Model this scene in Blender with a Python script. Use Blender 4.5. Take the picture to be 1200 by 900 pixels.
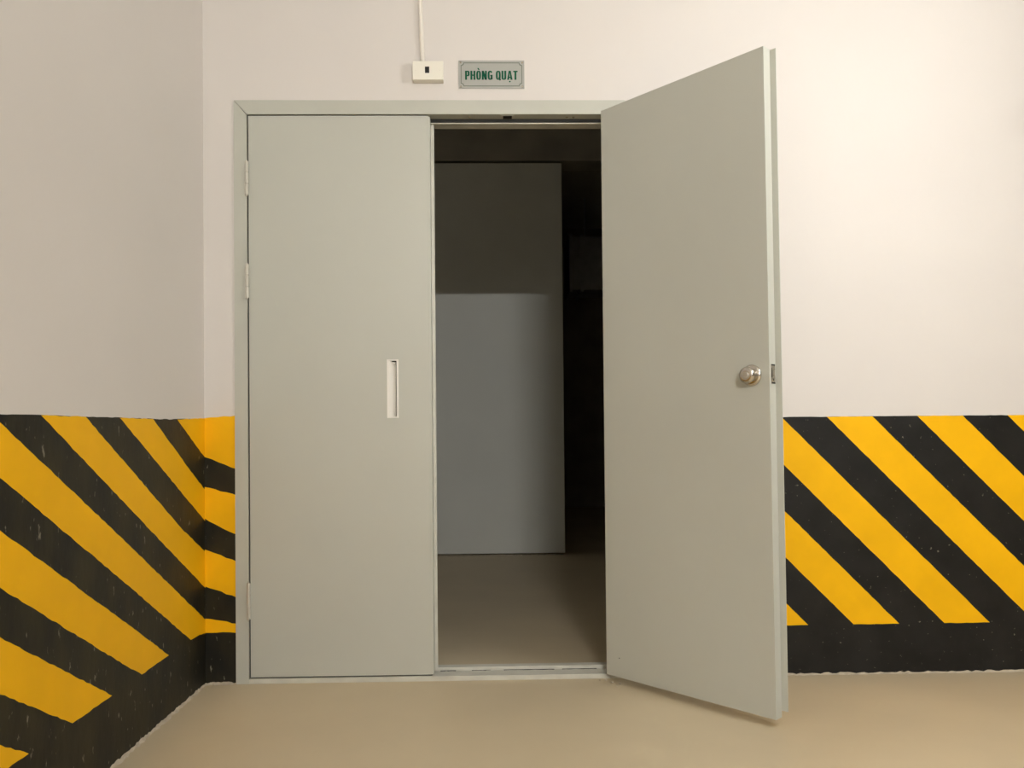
import bpy, bmesh, math, random
from mathutils import Matrix, Vector

for o in list(bpy.data.objects):
    bpy.data.objects.remove(o, do_unlink=True)
scene = bpy.context.scene
COL = scene.collection
random.seed(7)

# ------------------------------------------------------------------ camera
F, CX, CY = 941.25, 598.64, 491.06
YAW, PITCH, ROLL = 0.0220, 0.0128, -0.0090
cam_data = bpy.data.cameras.new('camera')
cam = bpy.data.objects.new('camera', cam_data)
COL.objects.link(cam)
fwd = Vector((math.sin(YAW) * math.cos(PITCH), math.cos(YAW) * math.cos(PITCH), math.sin(PITCH)))
right0 = Vector((math.cos(YAW), -math.sin(YAW), 0))
up0 = right0.cross(fwd)
right = right0 * math.cos(ROLL) + up0 * math.sin(ROLL)
up = up0 * math.cos(ROLL) - right0 * math.sin(ROLL)
m = Matrix((right, up, -fwd)).transposed().to_4x4()
m.translation = Vector((0.9481, -2.9761, 0.9233))
cam.matrix_world = m
cam_data.sensor_fit = 'HORIZONTAL'
cam_data.sensor_width = 36.0
cam_data.lens = F / 1200 * 36
cam_data.shift_x = (600 - CX) / 1200
cam_data.shift_y = (CY - 450) / 1200
cam_data.clip_start = 0.05
scene.camera = cam

# ------------------------------------------------------------------ light
scene.view_settings.view_transform = 'Standard'
scene.view_settings.look = 'None'
scene.view_settings.gamma = 1
scene.view_settings.use_curve_mapping = False
scene.view_settings.exposure = 0.76
world = bpy.data.worlds.new('world')
scene.world = world
world.use_nodes = True
world.node_tree.nodes['Background'].inputs[0].default_value = (1.0, 0.93, 0.83, 1)
world.node_tree.nodes['Background'].inputs[1].default_value = 0.20
LAMP_COLOUR = (1.0, 0.985, 0.955)
# tube lamps of the basement hall: x, y, z, turn, tube length, strength, label
LAMPS = [
    (2.70, -1.45, 2.14, 0.75, 0.4, 300, 'short tube lamp hung close to the door wall beyond the open leaf'),
    (1.55, -5.00, 2.36, 0.0, 0.6, 950, 'short tube lamp hung above the middle lane of the hall'),
    (1.55, -11.5, 2.36, 0.0, 1.2, 40, 'long tube lamp hung near the far end of the hall'),
]

# ------------------------------------------------------------------ helpers
def tag(o, label=None, cat=None, group=None, kind=None):
    for k, v in (('label', label), ('category', cat), ('group', group), ('kind', kind)):
        if v:
            o[k] = v
    return o

def empty(name, loc=(0, 0, 0)):
    o = bpy.data.objects.new(name, None)
    o.empty_display_size = 0.1
    COL.objects.link(o)
    o.location = loc
    return o

def link_bm(name, bm, mat, parent=None, smooth=False):
    bmesh.ops.recalc_face_normals(bm, faces=bm.faces)
    if smooth:
        for f in bm.faces:
            f.smooth = True
    me = bpy.data.meshes.new(name)
    bm.to_mesh(me)
    bm.free()
    me.materials.append(mat)
    o = bpy.data.objects.new(name, me)
    COL.objects.link(o)
    if parent:
        o.parent = parent
    return o

def box(bm, x0, x1, y0, y1, z0, z1, bevel=0.0, fn=None):
    b = bmesh.new()
    bmesh.ops.create_cube(b, size=1)
    for v in b.verts:
        v.co = Vector((x0 if v.co.x < 0 else x1, y0 if v.co.y < 0 else y1, z0 if v.co.z < 0 else z1))
    if bevel:
        bmesh.ops.bevel(b, geom=list(b.edges), offset=bevel, segments=2, profile=0.6, affect='EDGES')
    if fn:
        for v in b.verts:
            v.co = fn(v.co)
    tmp = bpy.data.meshes.new('tmp')
    b.to_mesh(tmp)
    b.free()
    bm.from_mesh(tmp)
    bpy.data.meshes.remove(tmp)

def prism(bm, pts, axis, a, b, fn=None):
    """polygon pts (p, q) extruded along an axis from a to b"""
    def P(p, q, h):
        v = Vector((h, p, q)) if axis == 'x' else Vector((p, h, q)) if axis == 'y' else Vector((p, q, h))
        return fn(v) if fn else v
    lo = [bm.verts.new(P(p, q, a)) for p, q in pts]
    hi = [bm.verts.new(P(p, q, b)) for p, q in pts]
    n = len(pts)
    bm.faces.new(lo)
    bm.faces.new(hi)
    for i in range(n):
        bm.faces.new((lo[i], lo[(i + 1) % n], hi[(i + 1) % n], hi[i]))

def lathe(bm, prof, n, fn):
    """prof: (radius, height) along a local axis, fn maps (a, b, h) to a point"""
    rings = []
    for r, h in prof:
        rings.append([bm.verts.new(fn(r * math.cos(2 * math.pi * i / n), r * math.sin(2 * math.pi * i / n), h)) for i in range(n)])
    for A, B in zip(rings, rings[1:]):
        for i in range(n):
            bm.faces.new((A[i], A[(i + 1) % n], B[(i + 1) % n], B[i]))
    bm.faces.new(rings[0])
    bm.faces.new(rings[-1])

def slab_with_hole(bm, x0, x1, z0, z1, hx0, hx1, hz0, hz1, yf, yb, depth):
    """door panel whose front (y = yf) has a rectangular pocket of the given depth"""
    xs, zs = [x0, hx0, hx1, x1], [z0, hz0, hz1, z1]
    g = [[bm.verts.new((x, yf, z)) for z in zs] for x in xs]
    for i in range(3):
        for j in range(3):
            if (i, j) != (1, 1):
                bm.faces.new((g[i][j], g[i + 1][j], g[i + 1][j + 1], g[i][j + 1]))
    ring = [g[1][1], g[2][1], g[2][2], g[1][2]]
    inner = [bm.verts.new((v.co.x, yf + depth, v.co.z)) for v in ring]
    bm.faces.new(inner)
    for i in range(4):
        bm.faces.new((ring[i], ring[(i + 1) % 4], inner[(i + 1) % 4], inner[i]))
    outer = [g[i][0] for i in range(4)] + [g[3][j] for j in (1, 2, 3)] + [g[i][3] for i in (2, 1, 0)] + [g[0][j] for j in (2, 1)]
    back = [bm.verts.new((v.co.x, yb, v.co.z)) for v in outer]
    bm.faces.new(back)
    n = len(outer)
    for i in range(n):
        bm.faces.new((outer[i], outer[(i + 1) % n], back[(i + 1) % n], back[i]))

# ------------------------------------------------------------------ materials
def material(name, colour, rough=0.6, metal=0.0, var=0.0, var_scale=3.0, bump=0.0, bump_scale=60.0,
             speck=None, speck_scale=90.0, speck_cut=0.72, spec=0.5, colour2=None, stretch=(1, 1, 1)):
    mt = bpy.data.materials.new(name)
    mt.use_nodes = True
    nt = mt.node_tree
    bsdf = nt.nodes['Principled BSDF']
    bsdf.inputs['Roughness'].default_value = rough
    bsdf.inputs['Metallic'].default_value = metal
    bsdf.inputs['Specular IOR Level'].default_value = spec
    geo = nt.nodes.new('ShaderNodeNewGeometry')
    mp = nt.nodes.new('ShaderNodeMapping')
    mp.inputs['Scale'].default_value = stretch
    nt.links.new(geo.outputs['Position'], mp.inputs['Vector'])
    pos = mp.outputs['Vector']
    c = (*colour, 1)
    out = None
    if var or colour2:
        n = nt.nodes.new('ShaderNodeTexNoise')
        n.inputs['Scale'].default_value = var_scale
        n.inputs['Detail'].default_value = 6
        nt.links.new(pos, n.inputs['Vector'])
        r = nt.nodes.new('ShaderNodeValToRGB')
        r.color_ramp.elements[0].position = 0.32
        r.color_ramp.elements[1].position = 0.68
        c2 = colour2 or tuple(min(1, k * (1 + var)) for k in colour)
        c1 = tuple(k * (1 - var) for k in colour)
        r.color_ramp.elements[0].color = (*c1, 1)
        r.color_ramp.elements[1].color = (*c2, 1)
        nt.links.new(n.outputs['Fac'], r.inputs['Fac'])
        out = r.outputs['Color']
    if speck:
        n = nt.nodes.new('ShaderNodeTexNoise')
        n.inputs['Scale'].default_value = speck_scale
        n.inputs['Detail'].default_value = 3
        nt.links.new(pos, n.inputs['Vector'])
        r = nt.nodes.new('ShaderNodeValToRGB')
        r.color_ramp.elements[0].position = speck_cut
        r.color_ramp.elements[1].position = speck_cut + 0.06
        r.color_ramp.elements[0].color = (0, 0, 0, 1)
        r.color_ramp.elements[1].color = (1, 1, 1, 1)
        nt.links.new(n.outputs['Fac'], r.inputs['Fac'])
        mx = nt.nodes.new('ShaderNodeMix')
        mx.data_type = 'RGBA'
        nt.links.new(r.outputs['Color'], mx.inputs['Factor'])
        if out:
            nt.links.new(out, mx.inputs['A'])
        else:
            mx.inputs['A'].default_value = c
        mx.inputs['B'].default_value = (*speck, 1)
        out = mx.outputs['Result']
    if out:
        nt.links.new(out, bsdf.inputs['Base Color'])
    else:
        bsdf.inputs['Base Color'].default_value = c
    if bump:
        n = nt.nodes.new('ShaderNodeTexNoise')
        n.inputs['Scale'].default_value = bump_scale
        n.inputs['Detail'].default_value = 5
        nt.links.new(pos, n.inputs['Vector'])
        b = nt.nodes.new('ShaderNodeBump')
        b.inputs['Strength'].default_value = bump
        b.inputs['Distance'].default_value = 0.002
        nt.links.new(n.outputs['Fac'], b.inputs['Height'])
        nt.links.new(b.outputs['Normal'], bsdf.inputs['Normal'])
    return mt

M = {}
M['wall'] = material('white_plaster', (0.70, 0.665, 0.635), 0.75, var=0.02, var_scale=1.6, bump=0.12, bump_scale=45)
M['room_wall'] = material('room_plaster', (0.74, 0.75, 0.70), 0.8, var=0.04, var_scale=1.2, bump=0.15, bump_scale=30)
M['concrete'] = material('raw_concrete', (0.38, 0.36, 0.31), 0.85, var=0.12, var_scale=4, bump=0.3, bump_scale=25)
M['floor'] = material('tan_floor_coating', (0.565, 0.475, 0.325), 0.5, var=0.05, var_scale=1.8, bump=0.04, bump_scale=80, spec=0.35)
M['ceiling'] = material('ceiling_paint', (0.66, 0.64, 0.59), 0.8, var=0.03, bump=0.1)
M['mortar'] = material('pale_mortar', (0.50, 0.43, 0.33), 0.9, var=0.15, var_scale=30, bump=0.6, bump_scale=120)
M['door'] = material('grey_door_paint', (0.505, 0.512, 0.458), 0.42, var=0.02, var_scale=1.5, bump=0.015, bump_scale=120, spec=0.45)
M['frame'] = material('grey_frame_paint', (0.505, 0.51, 0.452), 0.42, var=0.03, var_scale=5, spec=0.45)
M['sill'] = material('pale_sill_paint', (0.58, 0.57, 0.50), 0.4, var=0.08, var_scale=14, spec=0.5)  # paler than the frame paint, faintly mottled
M['dark_filler'] = material('filler_dark', (0.02, 0.02, 0.018), 0.8)
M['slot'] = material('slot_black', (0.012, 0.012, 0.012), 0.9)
M['yellow'] = material('yellow_paint', (0.92, 0.49, 0.004), 0.5, var=0.05, var_scale=5, bump=0.1, bump_scale=60, spec=0.2)
M['black'] = material('black_paint', (0.011, 0.0108, 0.010), 0.5, spec=0.3, var=0.35, var_scale=8, speck=(0.20, 0.18, 0.14), speck_scale=70,
                      speck_cut=0.68, bump=0.25, bump_scale=50)
M['black_side'] = material('black_paint_brushed', (0.012, 0.0118, 0.010), 0.5, spec=0.3, var=0.3, var_scale=10, colour2=(0.030, 0.025, 0.011),
                           speck=(0.22, 0.20, 0.15), speck_scale=60, speck_cut=0.668, bump=0.35, bump_scale=45, stretch=(1, 1, 0.45))
M['steel'] = material('polished_steel', (0.62, 0.58, 0.52), 0.22, metal=1.0)
M['satin'] = material('satin_steel', (0.62, 0.60, 0.55), 0.38, metal=1.0)
M['hinge'] = material('painted_hinge', (0.60, 0.58, 0.51), 0.35, metal=0.2)
M['white_metal'] = material('white_handle_enamel', (0.82, 0.80, 0.75), 0.35)
M['box_white'] = material('white_box_plastic', (0.82, 0.79, 0.70), 0.4)
M['conduit'] = material('white_conduit_plastic', (0.78, 0.74, 0.67), 0.45)
M['plate'] = material('silver_sign_plate', (0.37, 0.375, 0.345), 0.45, metal=0.25, var=0.03, var_scale=20)
M['sign_line'] = material('sign_line_grey', (0.14, 0.16, 0.13), 0.5)
M['green'] = material('green_lettering', (0.0, 0.085, 0.042), 0.6, spec=0.2)
M['galv'] = material('galvanised_sheet', (0.45, 0.46, 0.46), 0.4, metal=0.8, var=0.1, var_scale=12)
def lamp_mat(strength):
    mt = bpy.data.materials.new('lit_tube')
    mt.use_nodes = True
    b = mt.node_tree.nodes['Principled BSDF']
    b.inputs['Base Color'].default_value = (0.9, 0.9, 0.9, 1)
    b.inputs['Emission Color'].default_value = (*LAMP_COLOUR, 1)
    b.inputs['Emission Strength'].default_value = strength
    return mt

# ------------------------------------------------------------------ the setting
XC = -0.1135                 # corner between left wall and door wall
HALL_X, HALL_Y, H = 9.0, -16.0, 3.3
ROOM_Y = 6.5
FX0, FX1, FZ = 0.0, 1.452, 2.147     # outside of the door frame

bm = bmesh.new()
box(bm, XC - 0.2, HALL_X + .2, HALL_Y - .2, 0.0, -0.15, 0.0)
box(bm, -2.4, HALL_X + .2, 0.0, ROOM_Y + .2, -0.15, 0.0)
floor = tag(link_bm('floor', bm, M['floor']), 'tan coated concrete floor running through the doorway', 'floor', kind='structure')
bm = bmesh.new()
box(bm, -2.4, HALL_X + .2, HALL_Y - .2, ROOM_Y + .2, H, H + 0.2)
tag(link_bm('ceiling', bm, M['ceiling']), 'pale painted ceiling slab of the basement hall', 'ceiling', kind='structure')
bm = bmesh.new()
box(bm, -2.4, FX0 + .02, 0, .2, -0.02, H)
box(bm, FX1 - .02, HALL_X + .2, 0, .2, -0.02, H)
box(bm, FX0 + .02, FX1 - .02, 0, .2, FZ - .02, H)
wall_back = tag(link_bm('wall_back', bm, M['wall']), 'white plastered wall around the grey double door', 'wall', kind='structure')
bm = bmesh.new()
box(bm, XC - .2, XC, HALL_Y, 0.0, -0.02, H)
wall_left = tag(link_bm('wall_left', bm, M['wall']), 'white plastered side wall meeting the door wall at a corner', 'wall', kind='structure')
bm = bmesh.new()
box(bm, HALL_X, HALL_X + .2, HALL_Y, 0.0, -0.02, H)
tag(link_bm('wall_right', bm, M['wall']), 'white plastered wall on the right end of the hall', 'wall', kind='structure')
bm = bmesh.new()
box(bm, XC - .2, HALL_X + .2, HALL_Y - .2, HALL_Y, -0.02, H)
tag(link_bm('wall_front', bm, M['wall']), 'white plastered wall at the far end of the hall facing the door', 'wall', kind='structure')
# the dark room behind the door
bm = bmesh.new()
box(bm, -2.4, 1.468, 2.916, 3.07, 0.014, 2.885, bevel=0.004)
tag(link_bm('wall_inner', bm, M['room_wall']), 'pale partition wall standing in the dark room behind the doorway', 'wall', kind='structure')
bm = bmesh.new()
box(bm, -2.4, 4.2, 2.94, 3.2, 2.91, H)
tag(link_bm('trim_2', bm, M['concrete']), 'dark concrete beam above the partition in the room behind the doorway', 'beam', kind='structure')
bm = bmesh.new()
# unseen opening added to let faint world light into the room, between y 0.5 and 2.6
box(bm, -2.4, -2.2, .2, .5, -0.02, H)
box(bm, -2.4, -2.2, 2.6, ROOM_Y, -0.02, H)
box(bm, -2.4, -2.2, .5, 2.6, -0.02, 1.3)
box(bm, -2.4, -2.2, .5, 2.6, 3.0, H)
tag(link_bm('wall_room_left', bm, M['concrete']), 'left concrete wall of the dark room behind the closed leaf', 'wall', kind='structure')
bm = bmesh.new()
box(bm, 4.0, 4.2, .2, ROOM_Y, -0.02, H)
tag(link_bm('wall_room_right', bm, M['concrete']), 'right concrete wall of the dark room behind the open leaf', 'wall', kind='structure')
bm = bmesh.new()
box(bm, -2.4, 4.2, ROOM_Y, ROOM_Y + .2, -0.02, H)
tag(link_bm('wall_room_back', bm, M['concrete']), 'rear concrete wall deep in the dark room past the partition', 'wall', kind='structure')

# rough mortar along the foot of the walls
def mortar_strip(name, n, fn, parent):
    """low irregular strip against a wall; fn(t, d) maps length and distance from the wall to x, y"""
    bm = bmesh.new()
    rows = []
    for k in range(n + 1):
        t = k / n
        w = random.uniform(.006, .016)
        h = random.uniform(.003, .010)
        rows.append([bm.verts.new((*fn(t, 0), h)), bm.verts.new((*fn(t, w * .5), h * .8)), bm.verts.new((*fn(t, w), 0.0005))])
    for A, B in zip(rows, rows[1:]):
        for i in range(2):
            bm.faces.new((A[i], A[i + 1], B[i + 1], B[i]))
    return link_bm(name, bm, M['mortar'], parent)
mortar_strip('mortar_edge', 220, lambda t, d: (XC + d, -2.6 * t), floor)
mortar_strip('mortar_edge', 12, lambda t, d: (XC + (FX0 - XC) * t, -d), floor)
mortar_strip('mortar_edge', 120, lambda t, d: (FX1 + 1.8 * t, -d * .6), floor)
mortar_strip('mortar_edge', 140, lambda t, d: (-.2 + 1.66 * t, 2.914 - d), floor)

# painted warning band: black ground, yellow stripes laid over it
def rough_poly(pts, amp, step=0.02):
    out = []
    n = len(pts)
    for i in range(n):
        a, b = Vector(pts[i]), Vector(pts[(i + 1) % n])
        d = b - a
        k = max(1, int(d.length / step))
        nrm = Vector((-d.y, d.x)).normalized() if d.length else Vector((0, 0))
        for j in range(k):
            p = a + d * (j / k)
            if j:
                p = p + nrm * random.uniform(-amp, amp)
            out.append((p.x, p.y))
    return out

def clip(poly, axis, val, keep_less):
    out = []
    n = len(poly)
    for i in range(n):
        a, b = poly[i], poly[(i + 1) % n]
        ina = (a[axis] <= val) == keep_less or a[axis] == val
        inb = (b[axis] <= val) == keep_less or b[axis] == val
        if ina:
            out.append(a)
        if ina != inb:
            t = (val - a[axis]) / (b[axis] - a[axis])
            out.append(tuple(a[k] + t * (b[k] - a[k]) for k in (0, 1)))
    return out

def paint_back(name, pts, y, mat, amp=0.0008, fn=None):
    bm = bmesh.new()
    prism(bm, rough_poly(pts, amp), 'y', y, 0.0005)
    bmesh.ops.triangulate(bm, faces=[f for f in bm.faces if len(f.verts) > 4])
    return link_bm(name, bm, mat, wall_back)

def paint_left(name, pts, dx, mat, amp=0.0012):
    bm = bmesh.new()
    prism(bm, rough_poly(pts, amp), 'x', XC + dx, XC - 0.0005)
    bmesh.ops.triangulate(bm, faces=[f for f in bm.faces if len(f.verts) > 4])
    return link_bm(name, bm, mat, wall_left)

TOPR, BOTR = 0.960, 0.185
paint_back('black_band', [(FX1, 0.002), (5.5, 0.002), (5.5, TOPR), (FX1, TOPR)], -0.0008, M['black'])
# 45-degree stripes: upper edge x + z = s, lower edge x + z = s - width
for k in range(-2, 9):
    s_up, s_lo = 2.984 + 0.3425 * k, 2.812 + 0.3425 * k
    p = [(s_up - 2, 2.0), (s_up + 1, -1.0), (s_lo + 1, -1.0), (s_lo - 2, 2.0)]
    for ax, val, less in ((1, TOPR, True), (1, BOTR, False), (0, FX1, False), (0, 5.5, True)):
        p = clip(p, ax, val, less)
        if len(p) < 3:
            break
    if len(p) >= 3:
        paint_back('yellow_stripe', p, -0.0016, M['yellow'])
# the short piece of door wall between corner and frame
paint_back('black_band', [(XC, 0.002), (FX0 + .005, 0.002), (FX0 + .005, 0.975), (XC, 0.972)], -0.0008, M['black_side'], 0.001)
for pts in ([(XC, .974), (XC, .832), (-.06, .811), (.005, .786), (.005, .984)],
            [(XC, .722), (.005, .690), (.005, .545), (-.044, .567), (XC, .607)],
            [(XC, .493), (-.077, .479), (.005, .446), (.005, .314), (-.074, .345), (XC, .358)],
            [(XC, .240), (.005, .220), (.005, .186), (-.05, .190), (XC, .188)]):
    paint_back('yellow_stripe', pts, -0.0016, M['yellow'], 0.0022)
# left wall (y, z)
SL, PZ = 0.575, 0.229
NEAR = -3.2
paint_left('black_band', [(0, 0.002), (NEAR, 0.002), (NEAR, .966), (-.3, .966), (0, .973)], 0.0008, M['black_side'], 0.0015)
def ext(y, z):          # carry an edge on towards the near end of the wall
    return (NEAR, z + SL * (y - NEAR))
left_polys = [
    [(0, .974), (0, .832), (-.040, .850), (-.255, .967)],
    [(0, .712), (-.139, .787), (-.447, .966), (-.67, .966), (-.617, .937), (0, .597)],
    [(0, .485), (-.218, .594), (-.617, .825), ext(-.617, .825), ext(-.617, .707), (-.617, .707), (0, .352)],
    [(0, .236), (-.620, .600), ext(-.62, .600), ext(-.62, .481), (-.62, .481), (-.142, .199), (-.06, .196), (0, .186)],
    [(-.332, .199), (-.621, .368), ext(-.621, .368), ext(-.622, .246), (-.622, .246), (-.533, .198), (-.447, .199)],
]
for k in range(1, 5):
    zu, zl = .368 - PZ * k, .248 - PZ * k
    left_polys.append([(-.3, zu - SL * .321), (-.621, zu), ext(-.621, zu), ext(-.621, zl), (-.621, zl), (-.3, zl - SL * .321)])
for p in left_polys:
    if p:
        q = clip(p, 1, .966, True) if min(v[0] for v in p) < -1 else p
        q = clip(q, 1, .197, False) if min(v[0] for v in p) < -1 and max(v[0] for v in p) < -.1 else q
        if len(q) >= 3:
            paint_left('yellow_stripe', q, 0.0016, M['yellow'], 0.0014)

# ------------------------------------------------------------------ door frame
trim = empty('trim_1', (0.726, 0, 0))
tag(trim, 'grey painted steel frame around the double door', 'door frame', kind='structure')
def tpart(name, bm, mat, parent=trim):
    for v in bm.verts:
        v.co.x -= 0.726
    return link_bm(name, bm, mat, parent)
YF, YB = -0.006, 0.10
JL, JR, HZ = 0.0472, FX1 - 0.0475, 2.095
g = 0.0012      # mitre joint
bm = bmesh.new()
prism(bm, [(FX0, 0), (JL, 0), (JL, HZ - g), (FX0, FZ - g)], 'y', YF, YB)
tpart('jamb', bm, M['frame'])
bm = bmesh.new()
prism(bm, [(FX1, 0), (JR, 0), (JR, HZ - g), (FX1, FZ - g)], 'y', YF, YB)
tpart('jamb', bm, M['frame'])
bm = bmesh.new()
prism(bm, [(FX0 + g, FZ), (FX1 - g, FZ), (JR - g, HZ), (JL + g, HZ)], 'y', YF, YB)
header = tpart('header', bm, M['frame'])
for x0, x1 in ((JL, JL + .016), (JR - .016, JR)):
    bm = bmesh.new()
    box(bm, x0, x1, .046, YB, .022, 2.079, bevel=.001)
    tpart('door_stop', bm, M['frame'])
bm = bmesh.new()
box(bm, JL, JR, .047, YB, 2.079, HZ, bevel=.001)
tpart('door_stop', bm, M['sill'])
bm = bmesh.new()
box(bm, JL + .02, JR - .02, .041, .047, 2.083, 2.0945)
tpart('dark_filler', bm, M['dark_filler'])  # dark seal strip along the header stop
bm = bmesh.new()
box(bm, JL, JL + .0056, .006, .044, .02, HZ)  # added dark seal strips paint the shade of the gaps around the leaf
tpart('dark_filler', bm, M['dark_filler'])
bm = bmesh.new()
box(bm, JL, .712, .006, .044, HZ - .005, HZ)
tpart('dark_filler', bm, M['dark_filler'])
bm = bmesh.new()
box(bm, JL, .716, .006, .044, .0176, .0232)
tpart('dark_filler', bm, M['dark_filler'])
# strike slot and small screws in the header soffit
bm = bmesh.new()
box(bm, .995, 1.028, .008, .034, HZ - .0025, HZ + .001)
tpart('strike_slot', bm, M['slot'])
bm = bmesh.new()
box(bm, .985, 1.038, .004, .038, HZ - .0012, HZ + .001)
tpart('strike_plate', bm, M['sill'])
for x in (.87, 1.235, 1.26):
    bm = bmesh.new()
    lathe(bm, [(.005, .0), (.005, .0015), (.003, .003)], 12, lambda a, b, h, x=x: Vector((x + a, .022 + b, HZ - h)))
    tpart('screw', bm, M['steel'])
# threshold: front lip, tread, back lip
bm = bmesh.new()
box(bm, JL, JR, YF - .001, .060, 0, .018, bevel=.0015)
tpart('threshold', bm, M['sill'])
bm = bmesh.new()
box(bm, JL, JR, .062, YB, 0, .030, bevel=.002)
tpart('threshold_lip', bm, M['sill'])
for x0, x1 in ((.742, .80), (.86, .93), (.98, 1.17), (1.20, 1.33)):
    bm = bmesh.new()
    pts = []
    n = 10
    for k in range(n + 1):
        pts.append((x0 + (x1 - x0) * k / n, .0585 - random.uniform(0, .006)))
    pts += [(x1, .0615), (x0, .0615)]
    prism(bm, pts, 'z', .0175, .0186)
    tpart('dark_seam', bm, M['dark_filler'])  # ragged dark strip on the tread in front of the back lip

# ------------------------------------------------------------------ closed leaf
L0, L1, LZ0, LZ1 = 0.0528, 0.7165, 0.0235, 2.0900
door1 = empty('door_1', (L0, 0, 0))
tag(door1, 'closed grey steel door leaf with white flush pull and three hinges', 'door', kind='structure')
def dpart(name, bm, mat, parent=door1, smooth=False):
    if parent in (door1,) or parent.parent is door1:
        for v in bm.verts:
            v.co.x -= L0
    return link_bm(name, bm, mat, parent, smooth)
HX0, HX1, PZ0, PZ1 = 0.5575, 0.6005, 0.969, 1.185
bm = bmesh.new()
slab_with_hole(bm, L0 + .0002, L1, LZ0, LZ1, HX0 + .003, HX1 - .003, PZ0 + .003, PZ1 - .003, -.003, .038, .018)
dpart('panel', bm, M['door'])
bm = bmesh.new()
box(bm, L1 - .03, .7345, .040, .046, .030, 2.072, bevel=.001)
dpart('meeting_flange', bm, M['sill'])
bm = bmesh.new()
box(bm, L1 - .02, L1 + .006, .0005, .0395, .0235, 2.088, bevel=.001)
dpart('edge_channel', bm, M['door'])
# flush pull: rim, slanted pan, lever
pull = None
def ppart(name, bm, mat):
    for v in bm.verts:
        v.co.x -= L0
    return link_bm(name, bm, mat, pull or door1)
bm = bmesh.new()
rim = 0.0045
for a in ((HX0, HX1, PZ0, PZ0 + rim), (HX0, HX1, PZ1 - rim, PZ1), (HX0, HX0 + rim, PZ0 + rim, PZ1 - rim), (HX1 - .0075, HX1, PZ0 + rim, PZ1 - rim)):
    box(bm, a[0], a[1], -.006, -.0025, a[2], a[3])
pull = ppart('flush_pull', bm, M['white_metal'])
pull['label'] = 'white metal flush pull handle'
bm = bmesh.new()
prism(bm, [(HX0 + rim, -.004), (HX0 + rim + .004, -.004), (HX1 - .013, .009), (HX1 - .013, .0145), (HX0 + rim, .0145)], 'z', PZ0 + rim, PZ1 - rim)
ppart('pan', bm, M['white_metal'])
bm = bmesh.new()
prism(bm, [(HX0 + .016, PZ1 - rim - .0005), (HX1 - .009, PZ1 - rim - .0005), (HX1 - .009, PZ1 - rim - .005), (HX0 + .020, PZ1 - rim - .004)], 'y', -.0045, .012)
ppart('painted_recess_shadow', bm, M['slot'])  # black wedge standing in for the shadow under the top rim
bm = bmesh.new()
lathe(bm, [(.0045, 0), (.0045, .006), (.003, .0075)], 16, lambda a, b, h: Vector((HX0 + .0255 + a, .002 - h, PZ1 - .0135 + b)))
ppart('catch_pin', bm, M['white_metal'])
bm = bmesh.new()
box(bm, HX1 - .0125, HX1 - .0105, -.002, .0145, PZ0 + rim, PZ1 - rim)
ppart('inner_web', bm, M['hinge'])
bm = bmesh.new()
box(bm, HX1 - .0105, HX1 - .0076, .004, .0145, PZ0 + rim + .004, PZ1 - rim)
ppart('groove', bm, M['dark_filler'])

def hinge(parent, px, py, z0, z1, ox, plate_dir, off):
    """three knuckles on a pin with a leaf plate lying on the frame"""
    bm = bmesh.new()
    xa, xb = sorted((px, px + plate_dir))
    box(bm, xa - ox[0], xb - ox[0], off - ox[1] - .0015, off - ox[1] + .001, z0 + .001, z1 - .001)
    h = link_bm('hinge', bm, M['hinge'], parent)
    n = 3
    for k in range(n):
        a = z0 + (z1 - z0) * k / n + .0006
        b = z0 + (z1 - z0) * (k + 1) / n - .0006
        bm = bmesh.new()
        lathe(bm, [(.0056, a), (.0066, a + .001), (.0066, b - .001), (.0056, b)], 14, lambda p, q, hh: Vector((px + p - ox[0], py + q - ox[1], hh)))
        link_bm('knuckle', bm, M['hinge'], h)
    bm = bmesh.new()
    lathe(bm, [(.0025, z0 - .004), (.0034, z0 - .002), (.0034, z1 + .002), (.0025, z1 + .004)], 10, lambda p, q, hh: Vector((px + p - ox[0], py + q - ox[1], hh)))
    link_bm('pin', bm, M['satin'], h)
    return h
for z0, z1 in ((1.793, 1.919), (1.414, 1.540), (.237, .369)):
    hinge(door1, .0492, -.0125, z0, z1, (L0, 0), -.010, -.0065)

# ------------------------------------------------------------------ open leaf
HXp, HYp, ANG, W = 1.3548, -0.0358, 0.8434, 0.6653
DZ0, DZ1, TH = 0.0255, 2.095, 0.040
door2 = empty('door_2', (HXp, HYp, 0))
tag(door2, 'open grey steel door leaf with round metal knob swung out over the floor', 'door', kind='structure')
TW = 0.019
def leaf(v):
    """(s, t, z): s along the leaf from the hinge edge, t through its thickness away from the shown face"""
    s, t, z = v
    a = ANG + TW * (z - 1.05) / 1.05
    ca, sa = math.cos(a), math.sin(a)
    return Vector((s * ca + t * sa, -s * sa + t * ca, z))
bm = bmesh.new()
box(bm, 0, W, 0, TH - .003, DZ0, DZ1, bevel=.0012, fn=leaf)
dpart2 = link_bm('panel', bm, M['door'], door2)
bm = bmesh.new()
box(bm, -.004, W + .020, TH - .003, TH, DZ0 + .020, DZ1 - .002, bevel=.0008, fn=leaf)
link_bm('outer_skin', bm, M['door'], door2)
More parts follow.
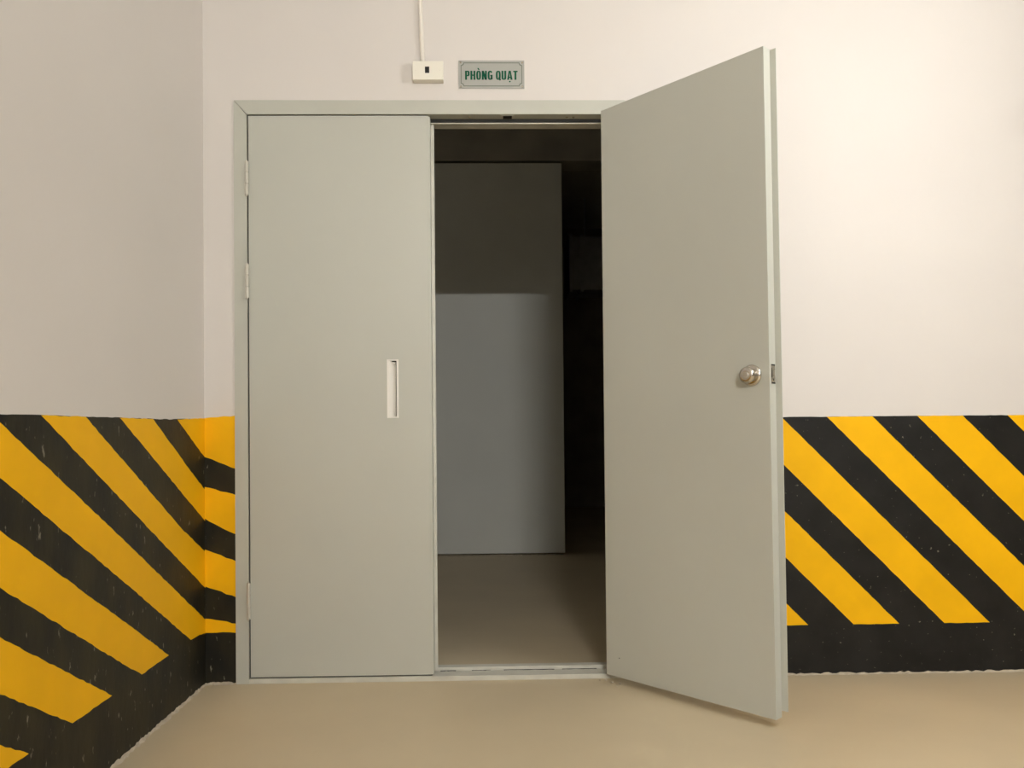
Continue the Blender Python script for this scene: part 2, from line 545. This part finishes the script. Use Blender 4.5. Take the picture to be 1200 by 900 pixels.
# knob on the shown face
KS, KZ = 0.6045, 1.0848
def kf(a, b, h):
    return leaf((KS + a, -h, KZ + b))
bm = bmesh.new()
lathe(bm, [(.013, .006), (.0125, .011), (.015, .0145), (.020, .0175), (.0245, .022), (.0262, .027), (.0255, .032), (.022, .036), (.016, .0378), (.011, .0370)], 40, kf)
knob = link_bm('knob', bm, M['steel'], door2, smooth=True)
knob['label'] = 'round polished metal door knob'
bm = bmesh.new()
lathe(bm, [(.0335, 0), (.0335, .003), (.031, .006), (.026, .008), (.018, .0095)], 40, kf)
link_bm('rose', bm, M['steel'], knob, smooth=True)
bm = bmesh.new()
lathe(bm, [(.010, .0365), (.010, .0395), (.0085, .0405)], 28, kf)
link_bm('turn_button', bm, M['satin'], knob)
bm = bmesh.new()
box(bm, -.0065, .0065, .0400, .0425, -.0016, .0016, fn=lambda v: kf(v.x, v.z, v.y))
link_bm('button_bar', bm, M['satin'], knob)
bm = bmesh.new()
lathe(bm, [(.0335, 0), (.0335, .003), (.020, .009)], 32, lambda a, b, h: leaf((KS + a, TH + h, KZ + b)))
link_bm('rose', bm, M['steel'], knob, smooth=True)
bm = bmesh.new()
lathe(bm, [(.012, .008), (.0115, .020), (.019, .030), (.0265, .043), (.022, .0555), (.008, .059)], 32, lambda a, b, h: leaf((KS + a, TH + h, KZ + b)))
link_bm('knob_head', bm, M['steel'], knob, smooth=True)
# latch in the free edge
def lf(v):                # v = (through thickness, out of the edge, height)
    return leaf((W + v.y, v.x, v.z))
bm = bmesh.new()
box(bm, .008, .031, 0, .0015, 1.057, 1.117, bevel=.0004, fn=lf)
latch = link_bm('latch', bm, M['steel'], door2)
latch['label'] = 'metal latch plate set in the free edge'
bm = bmesh.new()
prism(bm, [(.013, .0), (.026, .0), (.026, .004), (.013, .011)], 'z', 1.081, 1.097, fn=lf)
link_bm('latch_bolt', bm, M['satin'], latch)
for z0, z1, t0, t1 in ((1.112, 1.1165, .009, .030), (1.0572, 1.0605, .011, .030), (1.076, 1.106, .0095, .0125), (1.066, 1.075, .018, .022)):
    bm = bmesh.new()
    box(bm, t0, t1, .0008, .0019, z0, z1, fn=lf)
    link_bm('plate_recess', bm, M['slot'], latch)
bm = bmesh.new()
lathe(bm, [(.0022, 0), (.0022, .0008), (.001, .0012)], 10, lambda a, b, h: leaf((.06 + a, -h, .095 + b)))
link_bm('rust_spot', bm, M['dark_filler'], door2)
# hinges on the far jamb
for z0, z1 in ((1.793, 1.919), (1.414, 1.540), (.237, .369)):
    hinge(door2, 1.3965, -.0115, z0, z1, (HXp, HYp), .012, -.0065)

# ------------------------------------------------------------------ sign
SX, SZ, SW, SH = 0.953, 2.2440, 0.2445, 0.105
sign = empty('name_plate', (SX, 0, SZ - SH / 2))
tag(sign, 'grey metal name plate with green lettering above the doorway', 'sign')
def spart(name, bm, mat, smooth=False):
    for v in bm.verts:
        v.co -= Vector((SX, 0, SZ - SH / 2))
    return link_bm(name, bm, mat, sign, smooth)
bm = bmesh.new()
box(bm, SX - SW / 2, SX + SW / 2, -.004, 0, SZ - SH / 2, SZ + SH / 2, bevel=.0006)
spart('plate', bm, M['plate'])
# inward quarter-circle notches: walk each corner so that the outline stays closed
def outline(w, h, c):
    x, z = w / 2, h / 2
    pts = []
    for cx, cz, a0, a1 in ((-x, z, 270, 360), (x, z, 180, 270), (x, -z, 90, 180), (-x, -z, 0, 90)):
        for k in range(7):
            a = math.radians(a0 + (a1 - a0) * k / 6)
            pts.append((SX + cx + c * math.cos(a), SZ + cz + c * math.sin(a)))
    return pts
A, B = outline(SW - .016, SH - .016, .010), outline(SW - .0215, SH - .0215, .0095)
bm = bmesh.new()
va = [bm.verts.new((x, -.0046, z)) for x, z in A]
vb = [bm.verts.new((x, -.0046, z)) for x, z in B]
wa = [bm.verts.new((x, -.0038, z)) for x, z in A]
wb = [bm.verts.new((x, -.0038, z)) for x, z in B]
n = len(A)
for i in range(n):
    j = (i + 1) % n
    bm.faces.new((va[i], va[j], vb[j], vb[i]))
    bm.faces.new((va[i], va[j], wa[j], wa[i]))
    bm.faces.new((vb[i], vb[j], wb[j], wb[i]))
spart('border_line', bm, M['sign_line'])
for sx in (-1, 1):
    for sz in (-1, 1):
        bm = bmesh.new()
        lathe(bm, [(.0038, 0), (.0038, .001), (.0024, .0022)], 14,
              lambda a, b, h: Vector((SX + sx * (SW / 2 - .0075) + a, -.004 - h, SZ + sz * (SH / 2 - .0075) + b)))
        spart('screw', bm, M['steel'])

# heavy condensed capitals drawn as strokes in a unit-high cell
def ring_pts(cx, cz, rx, rz, n, e=2.8):
    out = []
    for k in range(n):
        a = 2 * math.pi * k / n
        c, s = math.cos(a), math.sin(a)
        out.append((cx + rx * math.copysign(abs(c) ** (2 / e), c), cz + rz * math.copysign(abs(s) ** (2 / e), s)))
    return out
T0, T1 = -.0046, -.0039
STW = 0.185
def glyph(bm, ch, fx):
    w = {'P': .44, 'H': .48, 'O': .46, 'N': .49, 'G': .47, 'Q': .47, 'U': .46, 'A': .52, 'T': .42}[ch]
    st = STW
    def poly(pts):
        prism(bm, [fx(*p) for p in pts], 'y', T0, T1)
    def rect(x0, x1, z0, z1):
        poly([(x0, z0), (x1, z0), (x1, z1), (x0, z1)])
    def ring(a0=0, a1=360, z0=0, z1=1):
        cx, cz, rx, rz = w / 2, (z0 + z1) / 2, w / 2, (z1 - z0) / 2
        n = 32
        full = a1 - a0 >= 360
        P, Q = ring_pts(cx, cz, rx, rz, 64, 3.0), ring_pts(cx, cz, rx - st, rz - .13, 64, 3.0)
        ks = [int(round(a / 360 * 64)) for a in (a0, a1)]
        for k in range(ks[0], ks[1]):
            i, j = k % 64, (k + 1) % 64
            poly([P[i], P[j], Q[j], Q[i]])
    if ch == 'P':
        rect(0, st, 0, 1)
        rect(st, w - .12, .87, 1); rect(st, w - .12, .40, .53)
        poly([(w - .14, 1), (w - .05, .97), (w, .88), (w, .52), (w - .05, .43), (w - .14, .40), (w - st, .53), (w - st, .87)])
    elif ch == 'H':
        rect(0, st, 0, 1); rect(w - st, w, 0, 1); rect(st, w - st, .44, .58)
    elif ch == 'N':
        rect(0, st, 0, 1); rect(w - st, w, 0, 1)
        poly([(0.03, 1), (st + .02, 1), (w - .03, 0), (w - st - .02, 0)])
    elif ch == 'O':
        ring()
    elif ch == 'Q':
        ring()
        poly([(w * .50, .26), (w * .68, .33), (w + .04, -.02), (w - .12, -.09)])
    elif ch == 'G':
        ring(35, 340)
        rect(w * .52, w, .42, .54); rect(w - st, w, 0.04, .5)
    elif ch == 'U':
        ring(180, 360, 0, .6)
        rect(0, st, .28, 1); rect(w - st, w, .28, 1)
    elif ch == 'A':
        m_ = w / 2
        poly([(0, 0), (st, 0), (m_ + .02, 1), (m_ - .10, 1)])
        poly([(w, 0), (w - st, 0), (m_ - .02, 1), (m_ + .10, 1)])
        rect(m_ - .15, m_ + .15, .20, .33)
    elif ch == 'T':
        rect(0, w, .86, 1); rect(w / 2 - st / 2, w / 2 + st / 2, 0, .86)
    return w
CAP = 0.0335
text = 'PHONG QUAT'
gap, space = .075, .24
bm0 = bmesh.new()
total = 0
for ch in text:
    total += space if ch == ' ' else glyph(bm0, ch, lambda p, q: (p, q)) + gap
bm0.free()
total -= gap
KX = 0.1955 / (total * CAP)
cx = 0
for ch in text:
    if ch == ' ':
        cx += space
        continue
    bm = bmesh.new()
    x0 = cx
    def fx(p, q, x0=x0):
        return (SX - .0005 + ((x0 + p) - total / 2) * CAP * KX, SZ - .0200 + q * CAP)
    w = glyph(bm, ch, fx)
    if ch == 'O':       # grave accent
        prism(bm, [fx(*p) for p in ((w / 2 - .13, 1.30), (w / 2 + .02, 1.30), (w / 2 + .10, 1.09), (w / 2 - .01, 1.09))], 'y', T0, T1)
    if ch == 'A':       # dot below
        prism(bm, [fx(*p) for p in ring_pts(w / 2, -.20, .085, .075, 12, 2)], 'y', T0, T1)
    spart('letter', bm, M['green'])
    cx += w + gap

# ------------------------------------------------------------------ junction box and conduit
BX0, BX1, BZ0, BZ1, BD = 0.6625, 0.776, 2.2110, 2.280, 0.035
jb = empty('junction_box', ((BX0 + BX1) / 2, 0, BZ0))
tag(jb, 'small white surface box with dark window beside the name plate', 'electrical box')
def jpart(name, bm, mat):
    for v in bm.verts:
        v.co -= Vector(((BX0 + BX1) / 2, 0, BZ0))
    return link_bm(name, bm, mat, jb)
bm = bmesh.new()
box(bm, BX0 + .0015, BX1 - .0015, -.022, 0, BZ0 + .0015, BZ1 - .0015, bevel=.001)
jpart('back_box', bm, M['box_white'])
bm = bmesh.new()
box(bm, BX0, BX1, -BD, -.0225, BZ0, BZ1, bevel=.0022)
jpart('cover', bm, M['box_white'])
bm = bmesh.new()
box(bm, .7085, .7245, -BD - .0006, -BD + .002, 2.2355, 2.2590)
jpart('dark_window', bm, M['slot'])
for x in (.675, .764):
    bm = bmesh.new()
    lathe(bm, [(.0025, 0), (.0025, .0006), (.001, .0008)], 10, lambda a, b, h, x=x: Vector((x + a, -BD - h + .0003, 2.2455 + b)))
    jpart('screw', bm, M['conduit'])

cd = empty('conduit', (.697, 0, 2.28))
tag(cd, 'thin white cable conduit running up the wall from the surface box', 'conduit')
path = [(.6975, 2.281), (.6970, 2.32), (.694, 2.40), (.6905, 2.52), (.690, 2.75), (.690, 3.0), (.690, H)]
bm = bmesh.new()
rings = []
for x, z in path:
    rings.append([bm.verts.new((x + .0085 * math.cos(a) - .697, -.0087 + .0085 * math.sin(a), z - 2.28)) for a in [2 * math.pi * k / 16 for k in range(16)]])
for A_, B_ in zip(rings, rings[1:]):
    for i in range(16):
        bm.faces.new((A_[i], A_[(i + 1) % 16], B_[(i + 1) % 16], B_[i]))
bm.faces.new(rings[0]); bm.faces.new(rings[-1])
link_bm('tube', bm, M['conduit'], cd, smooth=True)
for z in (2.66, 3.05):
    bm = bmesh.new()
    lathe(bm, [(.0100, -.006), (.0100, .006)], 16, lambda a, b, h: Vector((.690 - .697 + a, -.0095 + b, z - 2.28 + h)))
    link_bm('saddle_clip', bm, M['conduit'], cd)

# ------------------------------------------------------------------ air duct deep in the dark room
duct = empty('air_duct', (2.2, 5.0, 2.31))
tag(duct, 'galvanised air duct hung in the dark beyond the partition', 'duct')
bm = bmesh.new()
box(bm, -.48, .9, 0, .5, 0, .53)
link_bm('duct_body', bm, M['galv'], duct)
for x in (-.48, -.37, .2):
    bm = bmesh.new()
    box(bm, x, x + .03, -.025, .525, -.025, .555)
    link_bm('flange', bm, M['galv'], duct)
for x in (-.3, .7):
    bm = bmesh.new()
    box(bm, x, x + .012, .24, .252, .53, H - 2.31)
    link_bm('hanger_rod', bm, M['galv'], duct)

# ------------------------------------------------------------------ mortar crumbs at the hinge foot
for k, (x, y, r) in enumerate(((1.352, -.035, .007), (1.372, -.06, .005), (1.398, -.075, .006), (1.33, -.03, .004), (1.385, -.10, .004))):
    bm = bmesh.new()
    bmesh.ops.create_icosphere(bm, subdivisions=1, radius=r)
    for v in bm.verts:
        v.co *= random.uniform(.7, 1.2)
        v.co.z *= .6
    lo = min(v.co.z for v in bm.verts)
    for v in bm.verts:
        v.co.z -= lo
    o = link_bm('mortar_crumb', bm, M['mortar'])
    o.location = (x, y, 0)
    tag(o, 'pale mortar crumb on the floor at the hinge foot of the open leaf', 'crumb', 'mortar crumbs by the threshold')

# ------------------------------------------------------------------ tube lamps of the hall
for x, y, z, rz, tube_len, strength, label in LAMPS:
    hl = tube_len / 2 - .015
    lamp = empty('tube_lamp', (x, y, z))
    lamp.rotation_euler.z = rz
    tag(lamp, label, 'lamp', 'tube lamps of the hall')
    bm = bmesh.new()
    box(bm, -hl - .035, hl + .035, -.015, .015, .030, .050, bevel=.003)
    link_bm('batten', bm, M['box_white'], lamp)
    bm = bmesh.new()
    lathe(bm, [(.014, -hl), (.014, hl)], 16, lambda a, b, h: Vector((h, a, b)))
    link_bm('tube', bm, lamp_mat(strength), lamp, smooth=True)
    for s in (-1, 1):
        bm = bmesh.new()
        box(bm, s * (hl + .015) - .012, s * (hl + .015) + .012, -.015, .015, -.018, .035, bevel=.002)
        link_bm('tube_holder', bm, M['box_white'], lamp)
        bm = bmesh.new()
        box(bm, s * hl * .7 - .002, s * hl * .7 + .002, -.004, .004, .050, H - z)
        link_bm('hanger_rod', bm, M['satin'], lamp)
